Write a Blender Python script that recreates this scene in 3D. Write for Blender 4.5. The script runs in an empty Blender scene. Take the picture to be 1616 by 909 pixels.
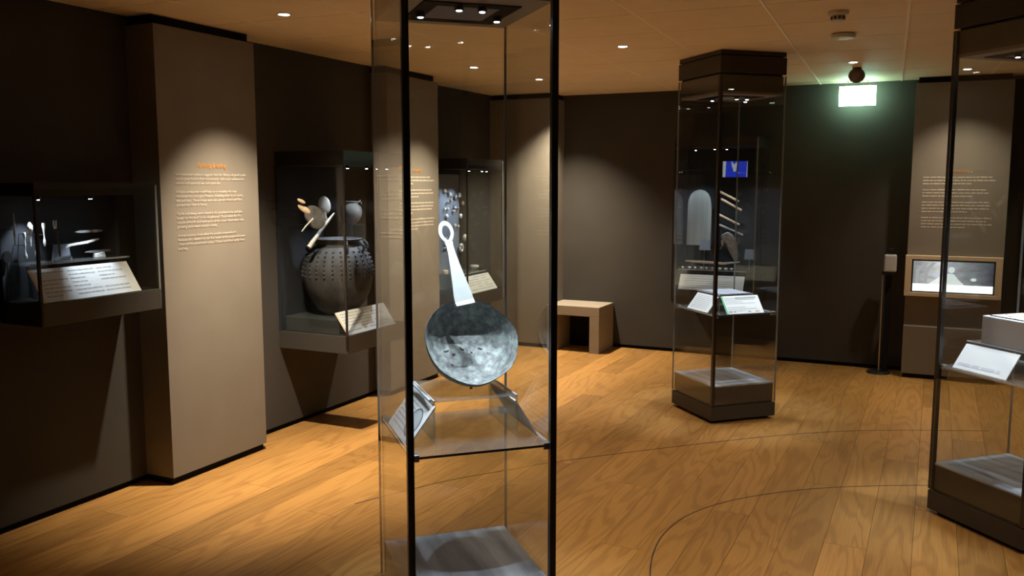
import bpy, math, random
from math import sin, cos, pi, radians, atan, sqrt
from mathutils import Vector, Matrix, Euler

S = bpy.context.scene
COL = S.collection
rnd = random.Random(7)
ORD = ['first', 'second', 'third', 'fourth', 'fifth', 'sixth', 'seventh', 'eighth', 'ninth']
# ------------------------------------------------------------------ camera
F = 1400.0; PITCH = atan(166 / 1400); EYE = 1.65
cam_data = bpy.data.cameras.new('camera'); cam = bpy.data.objects.new('camera', cam_data); COL.objects.link(cam)
cam_data.sensor_width = 36; cam_data.lens = 36 * F / 1616; cam_data.clip_start = .05
cam.location = (0, 0, EYE); cam.rotation_euler = (pi / 2 - PITCH, 0, 0)
S.camera = cam
# ------------------------------------------------------------------ world, exposure
wd = bpy.data.worlds.new('world'); S.world = wd; wd.use_nodes = True
wd.node_tree.nodes['Background'].inputs[0].default_value = (1, .78, .55, 1)
wd.node_tree.nodes['Background'].inputs[1].default_value = .01
S.view_settings.view_transform = 'Standard'; S.view_settings.look = 'None'
S.view_settings.gamma = 1; S.view_settings.use_curve_mapping = False
S.view_settings.exposure = 0.0
try:
    S.cycles.transparent_max_bounces = 40; S.cycles.max_bounces = 10; S.cycles.sample_clamp_indirect = 3
except Exception: pass
# light levels (watts) used by the lamp builders below
PANEL_W = 470; FLOOR_W = 98; CASE_W = 44; WALLCASE_W = 11
WARM = (1, .84, .62); COOL = (.80, .90, 1)
A = radians(25.5)                       # the room is turned 25.5 degrees from the camera's axis
H = 2.52
# ------------------------------------------------------------------ coordinates
def W(s, n, z=0): return Vector((s * sin(A) + n * cos(A), s * cos(A) - n * sin(A), z))
def ray(x, y):
    u = (x - 808) / F; v = (y - 454.5) / F
    return Vector((u, cos(PITCH) - v * sin(PITCH), -sin(PITCH) - v * cos(PITCH)))
def onN(x, y, n):
    r = ray(x, y); t = n / (r.x * cos(A) - r.y * sin(A)); return (r.x * sin(A) + r.y * cos(A)) * t, EYE + r.z * t
def onS(x, y, s):
    r = ray(x, y); t = s / (r.x * sin(A) + r.y * cos(A)); return (r.x * cos(A) - r.y * sin(A)) * t, EYE + r.z * t
def onZ(x, y, z=0):
    r = ray(x, y); t = (z - EYE) / r.z; return Vector((r.x * t, r.y * t, z))
ROOM = -A                               # rotation of things square to the end wall (x = along wall, y = into wall)
LEFT = pi / 2 - A                       # rotation of things on the left wall
CASEROT = radians(18.4)
# ------------------------------------------------------------------ materials
def nodes(m): m.use_nodes = True; return m.node_tree.nodes, m.node_tree.links
def mat(name, col, rough=.6, metal=0, noise=0, nscale=20, bump=0, bscale=200, emit=None, es=0, spec=.5):
    m = bpy.data.materials.new(name); N, L = nodes(m); b = N['Principled BSDF']
    b.inputs['Base Color'].default_value = (*col, 1); b.inputs['Roughness'].default_value = rough
    b.inputs['Metallic'].default_value = metal; b.inputs['Specular IOR Level'].default_value = spec
    tc = N.new('ShaderNodeTexCoord')
    if noise:
        t = N.new('ShaderNodeTexNoise'); t.inputs['Scale'].default_value = nscale; t.inputs['Detail'].default_value = 5
        L.new(tc.outputs['Object'], t.inputs['Vector'])
        r = N.new('ShaderNodeValToRGB'); r.color_ramp.elements[0].position = .3; r.color_ramp.elements[1].position = .7
        r.color_ramp.elements[0].color = (*[c * (1 - noise) for c in col], 1)
        r.color_ramp.elements[1].color = (*[min(1, c * (1 + noise)) for c in col], 1)
        L.new(t.outputs['Fac'], r.inputs['Fac']); L.new(r.outputs['Color'], b.inputs['Base Color'])
    if bump:
        t2 = N.new('ShaderNodeTexNoise'); t2.inputs['Scale'].default_value = bscale; L.new(tc.outputs['Object'], t2.inputs['Vector'])
        bp = N.new('ShaderNodeBump'); bp.inputs['Strength'].default_value = bump; bp.inputs['Distance'].default_value = .003
        L.new(t2.outputs['Fac'], bp.inputs['Height']); L.new(bp.outputs['Normal'], b.inputs['Normal'])
    if emit: b.inputs['Emission Color'].default_value = (*emit, 1); b.inputs['Emission Strength'].default_value = es
    return m
def glass_mat(name, tint, f0=.04, rough=0.0, haze=0):
    """thin sheet: straight-through transmission plus a Fresnel reflection (Schlick)"""
    m = bpy.data.materials.new(name); N, L = nodes(m); N.remove(N['Principled BSDF']); out = N['Material Output']
    g = N.new('ShaderNodeNewGeometry'); d = N.new('ShaderNodeVectorMath'); d.operation = 'DOT_PRODUCT'
    L.new(g.outputs['Incoming'], d.inputs[0]); L.new(g.outputs['Normal'], d.inputs[1])
    def mt(op, a, b=None):
        n = N.new('ShaderNodeMath'); n.operation = op
        for i, v in enumerate((a, b)):
            if v is None: continue
            if isinstance(v, (int, float)): n.inputs[i].default_value = v
            else: L.new(v, n.inputs[i])
        return n.outputs[0]
    x = mt('SUBTRACT', 1, mt('ABSOLUTE', d.outputs['Value'])); x = mt('POWER', x, 5)
    x = mt('ADD', mt('MULTIPLY', x, 1 - f0), f0)
    tr = N.new('ShaderNodeBsdfTransparent'); tr.inputs[0].default_value = (*tint, 1)
    gl = N.new('ShaderNodeBsdfGlossy'); gl.inputs['Roughness'].default_value = rough
    mx = N.new('ShaderNodeMixShader'); L.new(x, mx.inputs[0]); L.new(tr.outputs[0], mx.inputs[1]); L.new(gl.outputs[0], mx.inputs[2])
    last = mx.outputs[0]
    if haze:
        df = N.new('ShaderNodeBsdfDiffuse'); df.inputs[0].default_value = (.8, .85, .85, 1)
        m2 = N.new('ShaderNodeMixShader'); m2.inputs[0].default_value = haze
        L.new(last, m2.inputs[1]); L.new(df.outputs[0], m2.inputs[2]); last = m2.outputs[0]
    L.new(last, out.inputs['Surface']); return m
def wood_mat():
    m = bpy.data.materials.new('oak_floor'); N, L = nodes(m); b = N['Principled BSDF']
    tc = N.new('ShaderNodeTexCoord'); oi = N.new('ShaderNodeObjectInfo')
    mul = N.new('ShaderNodeVectorMath'); mul.operation = 'MULTIPLY'; mul.inputs[1].default_value = (5.5, .75, 1)
    L.new(tc.outputs['Object'], mul.inputs[0])
    sc = N.new('ShaderNodeVectorMath'); sc.operation = 'SCALE'; sc.inputs['Scale'].default_value = 1
    cb = N.new('ShaderNodeCombineXYZ'); m1 = N.new('ShaderNodeMath'); m1.operation = 'MULTIPLY'; m1.inputs[1].default_value = 57
    L.new(oi.outputs['Random'], m1.inputs[0]); L.new(m1.outputs[0], cb.inputs[0]); L.new(m1.outputs[0], cb.inputs[1]); L.new(m1.outputs[0], cb.inputs[2])
    ad = N.new('ShaderNodeVectorMath'); ad.operation = 'ADD'; L.new(mul.outputs[0], ad.inputs[0]); L.new(cb.outputs[0], ad.inputs[1])
    n1 = N.new('ShaderNodeTexNoise'); n1.inputs['Scale'].default_value = .8; n1.inputs['Detail'].default_value = 3.0; n1.inputs['Distortion'].default_value = .3; n1.inputs['Roughness'].default_value = .42
    L.new(ad.outputs[0], n1.inputs['Vector'])
    k = N.new('ShaderNodeMath'); k.operation = 'MULTIPLY'; k.inputs[1].default_value = 85; L.new(n1.outputs['Fac'], k.inputs[0])
    sn = N.new('ShaderNodeMath'); sn.operation = 'SINE'; L.new(k.outputs[0], sn.inputs[0])
    # fine straight grain
    mul2 = N.new('ShaderNodeVectorMath'); mul2.operation = 'MULTIPLY'; mul2.inputs[1].default_value = (160, 3, 1); L.new(tc.outputs['Object'], mul2.inputs[0])
    ad2 = N.new('ShaderNodeVectorMath'); ad2.operation = 'ADD'; L.new(mul2.outputs[0], ad2.inputs[0]); L.new(cb.outputs[0], ad2.inputs[1])
    n2 = N.new('ShaderNodeTexNoise'); n2.inputs['Scale'].default_value = 1; n2.inputs['Detail'].default_value = 3; L.new(ad2.outputs[0], n2.inputs['Vector'])
    r1 = N.new('ShaderNodeValToRGB'); e = r1.color_ramp.elements
    e[0].position = 0; e[0].color = (.350, .178, .052, 1); e[1].position = .5; e[1].color = (.435, .230, .068, 1)
    mr = N.new('ShaderNodeMapRange'); mr.inputs[1].default_value = -1; mr.inputs[2].default_value = 1; L.new(sn.outputs[0], mr.inputs[0]); L.new(mr.outputs[0], r1.inputs['Fac'])
    r2 = N.new('ShaderNodeValToRGB'); r2.color_ramp.elements[0].position = .3; r2.color_ramp.elements[0].color = (.84, .82, .79, 1); r2.color_ramp.elements[1].position = .6; r2.color_ramp.elements[1].color = (1, 1, 1, 1)
    L.new(n2.outputs['Fac'], r2.inputs['Fac'])
    mx = N.new('ShaderNodeMix'); mx.data_type = 'RGBA'; mx.blend_type = 'MULTIPLY'; mx.inputs[0].default_value = 1
    L.new(r1.outputs['Color'], mx.inputs[6]); L.new(r2.outputs['Color'], mx.inputs[7])
    hs = N.new('ShaderNodeHueSaturation'); hs.inputs['Saturation'].default_value = 1.0
    mv = N.new('ShaderNodeMapRange'); mv.inputs[3].default_value = .82; mv.inputs[4].default_value = 1.16; L.new(oi.outputs['Random'], mv.inputs[0]); L.new(mv.outputs[0], hs.inputs['Value'])
    L.new(mx.outputs[2], hs.inputs['Color']); L.new(hs.outputs[0], b.inputs['Base Color'])
    b.inputs['Roughness'].default_value = .42; b.inputs['Specular IOR Level'].default_value = .35
    return m
def streak_mat(name, c0, c1, sx, sy, rough=.45):
    m = bpy.data.materials.new(name); N, L = nodes(m); b = N['Principled BSDF']
    tc = N.new('ShaderNodeTexCoord'); mu = N.new('ShaderNodeVectorMath'); mu.operation = 'MULTIPLY'; mu.inputs[1].default_value = (sx, sy, 1)
    L.new(tc.outputs['Object'], mu.inputs[0]); n = N.new('ShaderNodeTexNoise'); n.inputs['Scale'].default_value = 1; n.inputs['Detail'].default_value = 4
    L.new(mu.outputs[0], n.inputs['Vector']); r = N.new('ShaderNodeValToRGB'); r.color_ramp.elements[0].position = .3; r.color_ramp.elements[1].position = .7
    r.color_ramp.elements[0].color = (*c0, 1); r.color_ramp.elements[1].color = (*c1, 1)
    L.new(n.outputs['Fac'], r.inputs['Fac']); L.new(r.outputs['Color'], b.inputs['Base Color']); b.inputs['Roughness'].default_value = rough
    return m
def patina_mat():
    m = bpy.data.materials.new('patinated_bronze'); N, L = nodes(m); b = N['Principled BSDF']
    tc = N.new('ShaderNodeTexCoord'); n = N.new('ShaderNodeTexNoise'); n.inputs['Scale'].default_value = 34; n.inputs['Detail'].default_value = 9; n.inputs['Roughness'].default_value = .65
    L.new(tc.outputs['Object'], n.inputs['Vector']); r = N.new('ShaderNodeValToRGB'); e = r.color_ramp.elements
    e[0].position = .28; e[0].color = (.08, .08, .085, 1); e[1].position = .64; e[1].color = (.38, .44, .41, 1)
    x = e.new(.48); x.color = (.22, .235, .235, 1)
    L.new(n.outputs['Fac'], r.inputs['Fac']); L.new(r.outputs['Color'], b.inputs['Base Color'])
    b.inputs['Roughness'].default_value = .6; b.inputs['Metallic'].default_value = .15
    bp = N.new('ShaderNodeBump'); bp.inputs['Strength'].default_value = .5; bp.inputs['Distance'].default_value = .004; L.new(n.outputs['Fac'], bp.inputs['Height']); L.new(bp.outputs['Normal'], b.inputs['Normal'])
    return m
M_wall = mat('taupe_wall_cloth', (.056, .051, .045), .85, noise=.06, nscale=3, bump=.25, bscale=260, spec=.2)
M_pier = mat('taupe_panel_paint', (.20, .175, .145), .75, noise=.04, nscale=5, bump=.1, bscale=300, spec=.25)
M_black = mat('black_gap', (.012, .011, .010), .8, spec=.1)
M_ceil = mat('ceiling_panel_cream', (.78, .67, .50), .7, noise=.04, nscale=4, spec=.3)
M_ceil_in = mat('ceiling_joint_cream', (.98, .95, .90), .5)
M_alu = mat('brushed_aluminium', (.70, .70, .68), .3, 1)
M_wood = wood_mat()
M_case = mat('bronze_brown_lacquer', (.045, .038, .032), .45, noise=.08, nscale=8, spec=.3)
M_taupe = mat('taupe_header_board', (.20, .17, .14), .5)
M_deck = streak_mat('grey_brushed_deck', (.18, .19, .22), (.46, .48, .54), 22, 1.6)
M_post = mat('black_edge_seal', (.022, .019, .016), .35)
M_seam = mat('grey_glass_seam', (.19, .20, .19), .2)
M_glass = glass_mat('case_glass', (.965, .975, .97))
M_acryl = glass_mat('clear_acrylic', (.93, .95, .95), .06, .02, .03)
M_edge = mat('polished_acrylic_edge', (.62, .68, .72), .15)
M_card = mat('white_label_card', (.80, .81, .80), .6)
M_cream = mat('cream_label_edge', (.80, .62, .42), .6)
M_green = mat('green_label_edge', (.12, .55, .28), .5)
M_ink = mat('grey_ink', (.16, .17, .18), .8)
M_inkl = mat('light_grey_ink', (.42, .44, .45), .8)
M_orange = mat('orange_lettering', (.62, .25, .03), .6)
M_letter = mat('cream_lettering', (.52, .46, .39), .6)
M_bone = mat('pale_bone', (.80, .80, .76), .5, noise=.1, nscale=60)
M_handle = mat('pale_bronze_handle', (.78, .84, .82), .55, noise=.04, nscale=40)
M_tan = mat('tan_wood', (.62, .48, .33), .6, noise=.15, nscale=60)
M_grey = mat('grey_wood', (.30, .28, .27), .6, noise=.2, nscale=40)
M_clay = mat('dark_fired_clay', (.055, .056, .060), .75, noise=.35, nscale=14, bump=.6, bscale=60)
M_clay2 = mat('grey_fired_clay', (.22, .21, .20), .7, noise=.2, nscale=20, bump=.4, bscale=80)
M_iron = mat('dark_iron', (.10, .09, .085), .45, .6, noise=.4, nscale=30)
M_steel = mat('worn_silver_metal', (.75, .78, .80), .3, .8, noise=.1, nscale=60)
M_patina = patina_mat()
M_navy = mat('blue_black_backing', (.014, .017, .024), .8)
M_slate = mat('grey_blue_mount', (.20, .22, .27), .8)
M_lamp = mat('lit_lens_warm', (1, 1, 1), .4, emit=(1, .93, .82), es=40)
M_lampc = mat('lit_lens_cool', (1, 1, 1), .4, emit=(.92, .96, 1), es=30)
M_white = mat('white_plastic', (.62, .60, .54), .4)
M_box = mat('frosted_white_box', (.60, .62, .66), .4)
M_blackpl = mat('black_plastic', (.018, .018, .02), .3)
M_bezel = mat('screen_surround', (.62, .50, .36), .45)
M_stone = streak_mat('pale_woven_cloth', (.26, .29, .30), (.42, .45, .45), 16, 5, .9)
# ------------------------------------------------------------------ mesh building
class MB:
    def __init__(s): s.v = []; s.f = []
    def add(s, vs, fs):
        o = len(s.v); s.v += [tuple(p) for p in vs]; s.f += [tuple(i + o for i in f) for f in fs]; return s
    def box(s, x0, x1, y0, y1, z0, z1):
        return s.add([(x0, y0, z0), (x1, y0, z0), (x1, y1, z0), (x0, y1, z0), (x0, y0, z1), (x1, y0, z1), (x1, y1, z1), (x0, y1, z1)],
                     [(0, 3, 2, 1), (4, 5, 6, 7), (0, 1, 5, 4), (1, 2, 6, 5), (2, 3, 7, 6), (3, 0, 4, 7)])
    def tube(s, pts, rs, k=10):
        pts = [Vector(p) for p in pts]
        if not isinstance(rs, (list, tuple)): rs = [rs] * len(pts)
        rings = []
        for i, p in enumerate(pts):
            t = (pts[min(i + 1, len(pts) - 1)] - pts[max(i - 1, 0)]).normalized()
            a = Vector((0, 0, 1)) if abs(t.z) < .9 else Vector((1, 0, 0))
            u = t.cross(a).normalized(); w = t.cross(u)
            rings.append([p + (u * cos(2 * pi * j / k) + w * sin(2 * pi * j / k)) * rs[i] for j in range(k)])
        vs = [p for r in rings for p in r]; fs = []
        for i in range(len(rings) - 1):
            for j in range(k):
                a, b = i * k + j, i * k + (j + 1) % k; fs.append((a, b, b + k, a + k))
        fs.append(tuple(range(k))[::-1]); fs.append(tuple((len(rings) - 1) * k + j for j in range(k)))
        return s.add(vs, fs)
    def lathe(s, prof, k=40, c=(0, 0, 0), closed=False):
        n = len(prof); vs = []
        for r, z in prof:
            for j in range(k): vs.append((c[0] + r * cos(2 * pi * j / k), c[1] + r * sin(2 * pi * j / k), c[2] + z))
        fs = []
        for i in range(n - 1 if not closed else n):
            i2 = (i + 1) % n
            for j in range(k): fs.append((i * k + j, i * k + (j + 1) % k, i2 * k + (j + 1) % k, i2 * k + j))
        if not closed: fs.append(tuple(range(k))[::-1]); fs.append(tuple((n - 1) * k + j for j in range(k)))
        return s.add(vs, fs)
    def blob(s, c, r, k=12, jit=0, rg=None):
        vs = []; fs = []; h = k // 2
        for i in range(h + 1):
            for j in range(k):
                th = pi * i / h; ph = 2 * pi * j / k; q = 1 + (rg.uniform(-jit, jit) if (jit and 0 < i < h) else 0)
                vs.append((c[0] + r[0] * q * sin(th) * cos(ph), c[1] + r[1] * q * sin(th) * sin(ph), c[2] + r[2] * q * cos(th)))
        for i in range(h):
            for j in range(k): fs.append((i * k + j, (i + 1) * k + j, (i + 1) * k + (j + 1) % k, i * k + (j + 1) % k))
        return s.add(vs, fs)
    def prism(s, poly, y0, y1):
        """polygon in x-z extruded along y"""
        n = len(poly); vs = [(x, y0, z) for x, z in poly] + [(x, y1, z) for x, z in poly]
        fs = [tuple(range(n)), tuple(range(2 * n - 1, n - 1, -1))] + [(i, (i + 1) % n + 0, (i + 1) % n + n, i + n)[::-1] for i in range(n)]
        return s.add(vs, fs)
    def xf(s, M):
        s.v = [tuple(M @ Vector(p)) for p in s.v]; return s
    def build(s, name, m, parent=None, smooth=False, loc=(0, 0, 0), rotz=0, bevel=0):
        me = bpy.data.meshes.new(name); me.from_pydata(s.v, [], s.f); me.validate(); me.update(); me.materials.append(m)
        if smooth:
            for p in me.polygons: p.use_smooth = True
            try: me.set_sharp_from_angle(angle=radians(42))
            except Exception: pass
        o = bpy.data.objects.new(name, me); COL.objects.link(o); o.location = loc; o.rotation_euler = (0, 0, rotz)
        if parent is not None: o.parent = parent
        if bevel:
            b = o.modifiers.new('bevel', 'BEVEL'); b.width = bevel; b.segments = 2; b.limit_method = 'ANGLE'
        return o
def tag(o, label=None, cat=None, group=None, kind=None):
    if label: o['label'] = label
    if cat: o['category'] = cat
    if group: o['group'] = group
    if kind: o['kind'] = kind
    return o
def thing(name, label, cat, loc=(0, 0, 0), rotz=0, group=None):
    o = bpy.data.objects.new(name, None); COL.objects.link(o); o.location = loc; o.rotation_euler = (0, 0, rotz); o.empty_display_size = .1
    return tag(o, label, cat, group)
def struct(name, mb, m, loc=(0, 0, 0), rotz=ROOM): return tag(mb.build(name, m, None, loc=loc, rotz=rotz), kind='structure')
def box(*a): return MB().box(*a)
def spot(name, parent, loc, target, watts, col, angle, blend=.6, size=.02):
    l = bpy.data.lights.new(name, 'SPOT'); l.energy = watts; l.color = col; l.spot_size = radians(angle); l.spot_blend = blend; l.shadow_soft_size = size
    o = bpy.data.objects.new(name, l); COL.objects.link(o); o.location = loc
    d = Vector(target) - Vector(loc); o.rotation_euler = d.to_track_quat('-Z', 'Y').to_euler()
    if parent is not None: o.parent = parent
    return o
def words(m, P, x0, x1, z, h, rg, t=0):
    """a line of small print as separate word marks; P maps (x, z) on the sheet to 3D"""
    x = x0
    while x < x1 - h:
        w = min(h * rg.uniform(1.4, 5.2), x1 - x)
        m.add([P(x, z), P(x + w, z), P(x + w, z + h * rg.uniform(.75, 1)), P(x, z + h * rg.uniform(.75, 1))], [(0, 1, 2, 3)]); x += w + h * .5
def text_mesh(body, size, align='LEFT', spacing=1.0):
    c = bpy.data.curves.new('t', 'FONT'); c.body = body; c.size = size; c.align_x = align; c.extrude = .0006; c.resolution_u = 2; c.space_line = spacing
    o = bpy.data.objects.new('t', c); COL.objects.link(o); dg = bpy.context.evaluated_depsgraph_get(); dg.update()
    me = bpy.data.meshes.new_from_object(o.evaluated_get(dg)); bpy.data.objects.remove(o); return me
def text_obj(name, body, size, m, parent, loc, rot=(pi / 2, 0, 0), align='LEFT', width=None, spacing=1.0):
    me = text_mesh(body, size, align, spacing); me.name = name; me.materials.clear(); me.materials.append(m)
    o = bpy.data.objects.new(name, me); COL.objects.link(o); o.parent = parent; o.location = loc; o.rotation_euler = rot
    if width:
        xs = [v.co.x for v in me.vertices]; w = max(xs) - min(xs); o.scale = (width / w, 1, 1)
    return o

# ================================================================== THE SETTING
# floor: a dark bed with separate oak planks laid along the left wall's direction
fl = struct('floor', box(-5.2, 5.0, -2.0, 9.0, -.04, -.013), M_black)
PW = .186; pl_mesh = {}
k = 0
for i in range(42):
    n0 = -4.30 + i * PW
    off = (i * .83) % 2.3
    s0 = .9 - off if n0 > -4 else .9 - off
    while s0 < 8.6:
        L_ = 2.3 if s0 + 2.3 < 8.7 else max(.3, 8.6 - s0)
        key = round(L_, 3)
        ctr = W(s0 + L_ / 2, n0 + PW / 2)
        # only planks the view can take in
        if abs(ctr.x) < .62 * ctr.y + 1.7 and ctr.y > .6:
            if key not in pl_mesh:
                o = box(-PW / 2 + .0008, PW / 2 - .0008, -L_ / 2 + .0008, L_ / 2 - .0008, -.013, 0).build('plank', M_wood, fl)
                pl_mesh[key] = o.data
            else:
                o = bpy.data.objects.new('plank', pl_mesh[key]); COL.objects.link(o); o.parent = fl
            o.location = (n0 + PW / 2, s0 + L_ / 2, 0); k += 1
        s0 += L_
# thin dark inlay joints curving through the boards
def strip(name, pix, w=.006):
    P = [onZ(x, y) for x, y in pix]
    # smooth (Catmull-Rom)
    Q = []
    for i in range(len(P) - 1):
        a, b, c, d = P[max(i - 1, 0)], P[i], P[i + 1], P[min(i + 2, len(P) - 1)]
        for t in [j / 8 for j in range(8)]:
            Q.append(.5 * ((2 * b) + (c - a) * t + (2 * a - 5 * b + 4 * c - d) * t * t + (3 * b - a - 3 * c + d) * t ** 3))
    Q.append(P[-1]); m = MB(); vs = []
    for i, p in enumerate(Q):
        t = (Q[min(i + 1, len(Q) - 1)] - Q[max(i - 1, 0)]).normalized(); nrm = Vector((-t.y, t.x, 0)) * w / 2
        for sgn in (1, -1): vs.append((p.x + sgn * nrm.x, p.y + sgn * nrm.y, .0012)); vs.append((p.x + sgn * nrm.x, p.y + sgn * nrm.y, .0001))
    fs = []
    for i in range(len(Q) - 1):
        a = i * 4; b = a + 4; fs += [(a, b, b + 2, a + 2), (a, a + 1, b + 1, b), (a + 2, b + 2, b + 3, a + 3)]
    m.add(vs, fs); return tag(m.build(name, M_case), kind='structure')
strip('trim_1', [(560, 795), (700, 760), (800, 742), (884, 728), (1040, 708), (1200, 690), (1320, 681), (1420, 679), (1560, 680)])
strip('trim_2', [(1030, 960), (1026, 905), (1033, 868), (1052, 838), (1090, 811), (1150, 791), (1230, 777), (1320, 769), (1440, 766), (1560, 768)])
# walls (local x = n, local y = s)
wl = struct('wall_left', box(-4.6, -3.90, -2.0, 5.70, .035, H), M_wall)
struct('wall_left', box(-4.6, -4.10, 5.70, 8.43, .035, H), M_wall)
struct('wall_back', box(-4.6, 3.4, 8.43, 8.75, .035, H), M_wall)
struct('wall_right', box(3.2, 3.4, -2.0, 8.43, .035, H), M_wall)
struct('wall_front', box(-4.6, 3.4, -2.2, -2.0, .035, H), M_wall)
struct('baseboard_left', box(-4.58, -3.925, -2.0, 5.70, 0, .035), M_black)
struct('baseboard_left', box(-4.58, -4.125, 5.70, 8.455, 0, .035), M_black)
struct('baseboard_back', box(-4.12, 3.35, 8.455, 8.7, 0, .035), M_black)
struct('baseboard_right', box(3.225, 3.38, -2.0, 8.45, 0, .035), M_black)
# ceiling: slab and separate lay-in panels, turned 23 degrees
CA = radians(23)
ce = tag(box(-5.6, 5.6, -2.6, 9.6, H + .0015, H + .06).build('ceiling', M_ceil_in, rotz=-CA), kind='structure')
TW, TL = .66, .60
cp = None
for i in range(-6, 6):
    for j in range(-1, 16):
        x0 = -.617 + i * TW; y0 = 4.62 - 8 * TL + j * TL
        xx, yy = x0 + TW / 2, y0 + TL / 2
        wx = xx * cos(CA) + yy * sin(CA); wy = -xx * sin(CA) + yy * cos(CA)
        if wy < .8 or abs(wx) > .62 * wy + 1.2: continue
        sn = wx * sin(A) + wy * cos(A); nn = wx * cos(A) - wy * sin(A)
        if sn > 8.9 or nn > 3.5 or nn < -4.7: continue
        if cp is None:
            cp = box(-TW / 2 + .0055, TW / 2 - .0055, -TL / 2 + .0045, TL / 2 - .0045, H, H + .0015).build('ceiling_panel', M_ceil, ce); o = cp
        else: o = bpy.data.objects.new('ceiling_panel', cp.data); COL.objects.link(o); o.parent = ce
        o.location = (xx, yy, 0)
for xn in (-.617, .043): box(xn - .006, xn + .006, 3.2, 9.3, H - .004, H + .0015).build('joint_strip', M_ceil_in, ce)

# ================================================================== TEXT PANELS
BODY1 = """Environmental evidence suggests that the Vikings of good arable
mainly grew food in their homesteads, with some evidence for
animals and seasonal use, and salad oils.

Analysis of deposits could help us in revealing the new
structures to place giant flowers, including their food, barley,
fish and oats. These crops were also grown mixed and then
ground into flour in farms.

Cattle and sheep were raised in the grassland area and also
locals 'on the hoof' to be slaughtered. Those were for the
people of north and west parts of the coast, there were also
growing game were cured in trade.

Animal sources show what the people prepared and
Because this, where not yet the staple of the preserved town
Then and the preserved means. Cheese and their early chest
and veg."""
def text_panel(label, cx, rotz, loc, w, d, off, body=None, heading='', head_w=.2, z_low=0, seed=1, plinth=False):
    """local x along the panel, y into the wall; the face is at y = -d"""
    t = thing('text_panel', label, 'wall panel', loc, rotz)
    box(0, w, -d, 0, .04 if not plinth else .445, 2.47).build('panel_board', M_pier, t)
    box(.02, w - .02, -d + .03, 0, 2.47, H).build('shadow_gap', M_black, t)
    if plinth:
        box(0, w, -d - .07, 0, .04, .445).build('panel_plinth', M_pier, t)
    box(.01, w - .01, -d - (.05 if plinth else -.02), 0, 0, .04).build('toe_gap', M_black, t)
    cxx = w / 2 + off
    if heading: text_obj('heading', heading, .036, M_orange, t, (cxx, -d - .002, 1.735), align='CENTER', width=head_w)
    if body:
        o = text_obj('body_text', body, .0225, M_letter, t, (cxx - .27, -d - .002, 1.688), width=.54, spacing=1.17)
        ys = [v.co.y for v in o.data.vertices]; o.scale[1] = .42 / (max(ys) - min(ys))
    else:
        rg = random.Random(seed); m = MB(); z = 1.69
        for para in (3, 3, 4, 4):
            for l_ in range(para):
                words(m, lambda x, zz: (x, -d - .0015, zz), cxx - .27, cxx - .27 + .54 * (rg.uniform(.86, 1) if l_ < para - 1 else rg.uniform(.35, .75)), z, .011, rg); z -= .0262
            z -= .024
        tag(m.build('body_text', M_letter, t), kind='stuff')
    return t
text_panel('tall brightly lit text panel between the tool case and the clay pot case', 0, LEFT, W(3.45, -3.90), .75, .20, .0, BODY1, 'Farming & eating', .215)
text_panel('taupe text panel seen through the pan case, left of the white handle', 0, LEFT, W(5.70, -4.10), .76, .34, .04, None, 'Crafting', .13, seed=3)
tp3 = text_panel('bare lit taupe panel in the far corner, seen through the pan case beside the bench', 0, ROOM, W(8.43, -4.10), .665, .35, 0, None, '', seed=4)
for ch in list(tp3.children):
    if ch.name.startswith('body'): bpy.data.objects.remove(ch)
text_panel('dim taupe text panel with orange heading above the video screen at the right', 0, ROOM, W(8.43, -.205), .72, .21, 0, None, 'Introduction', .15, seed=5, plinth=True)

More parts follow.
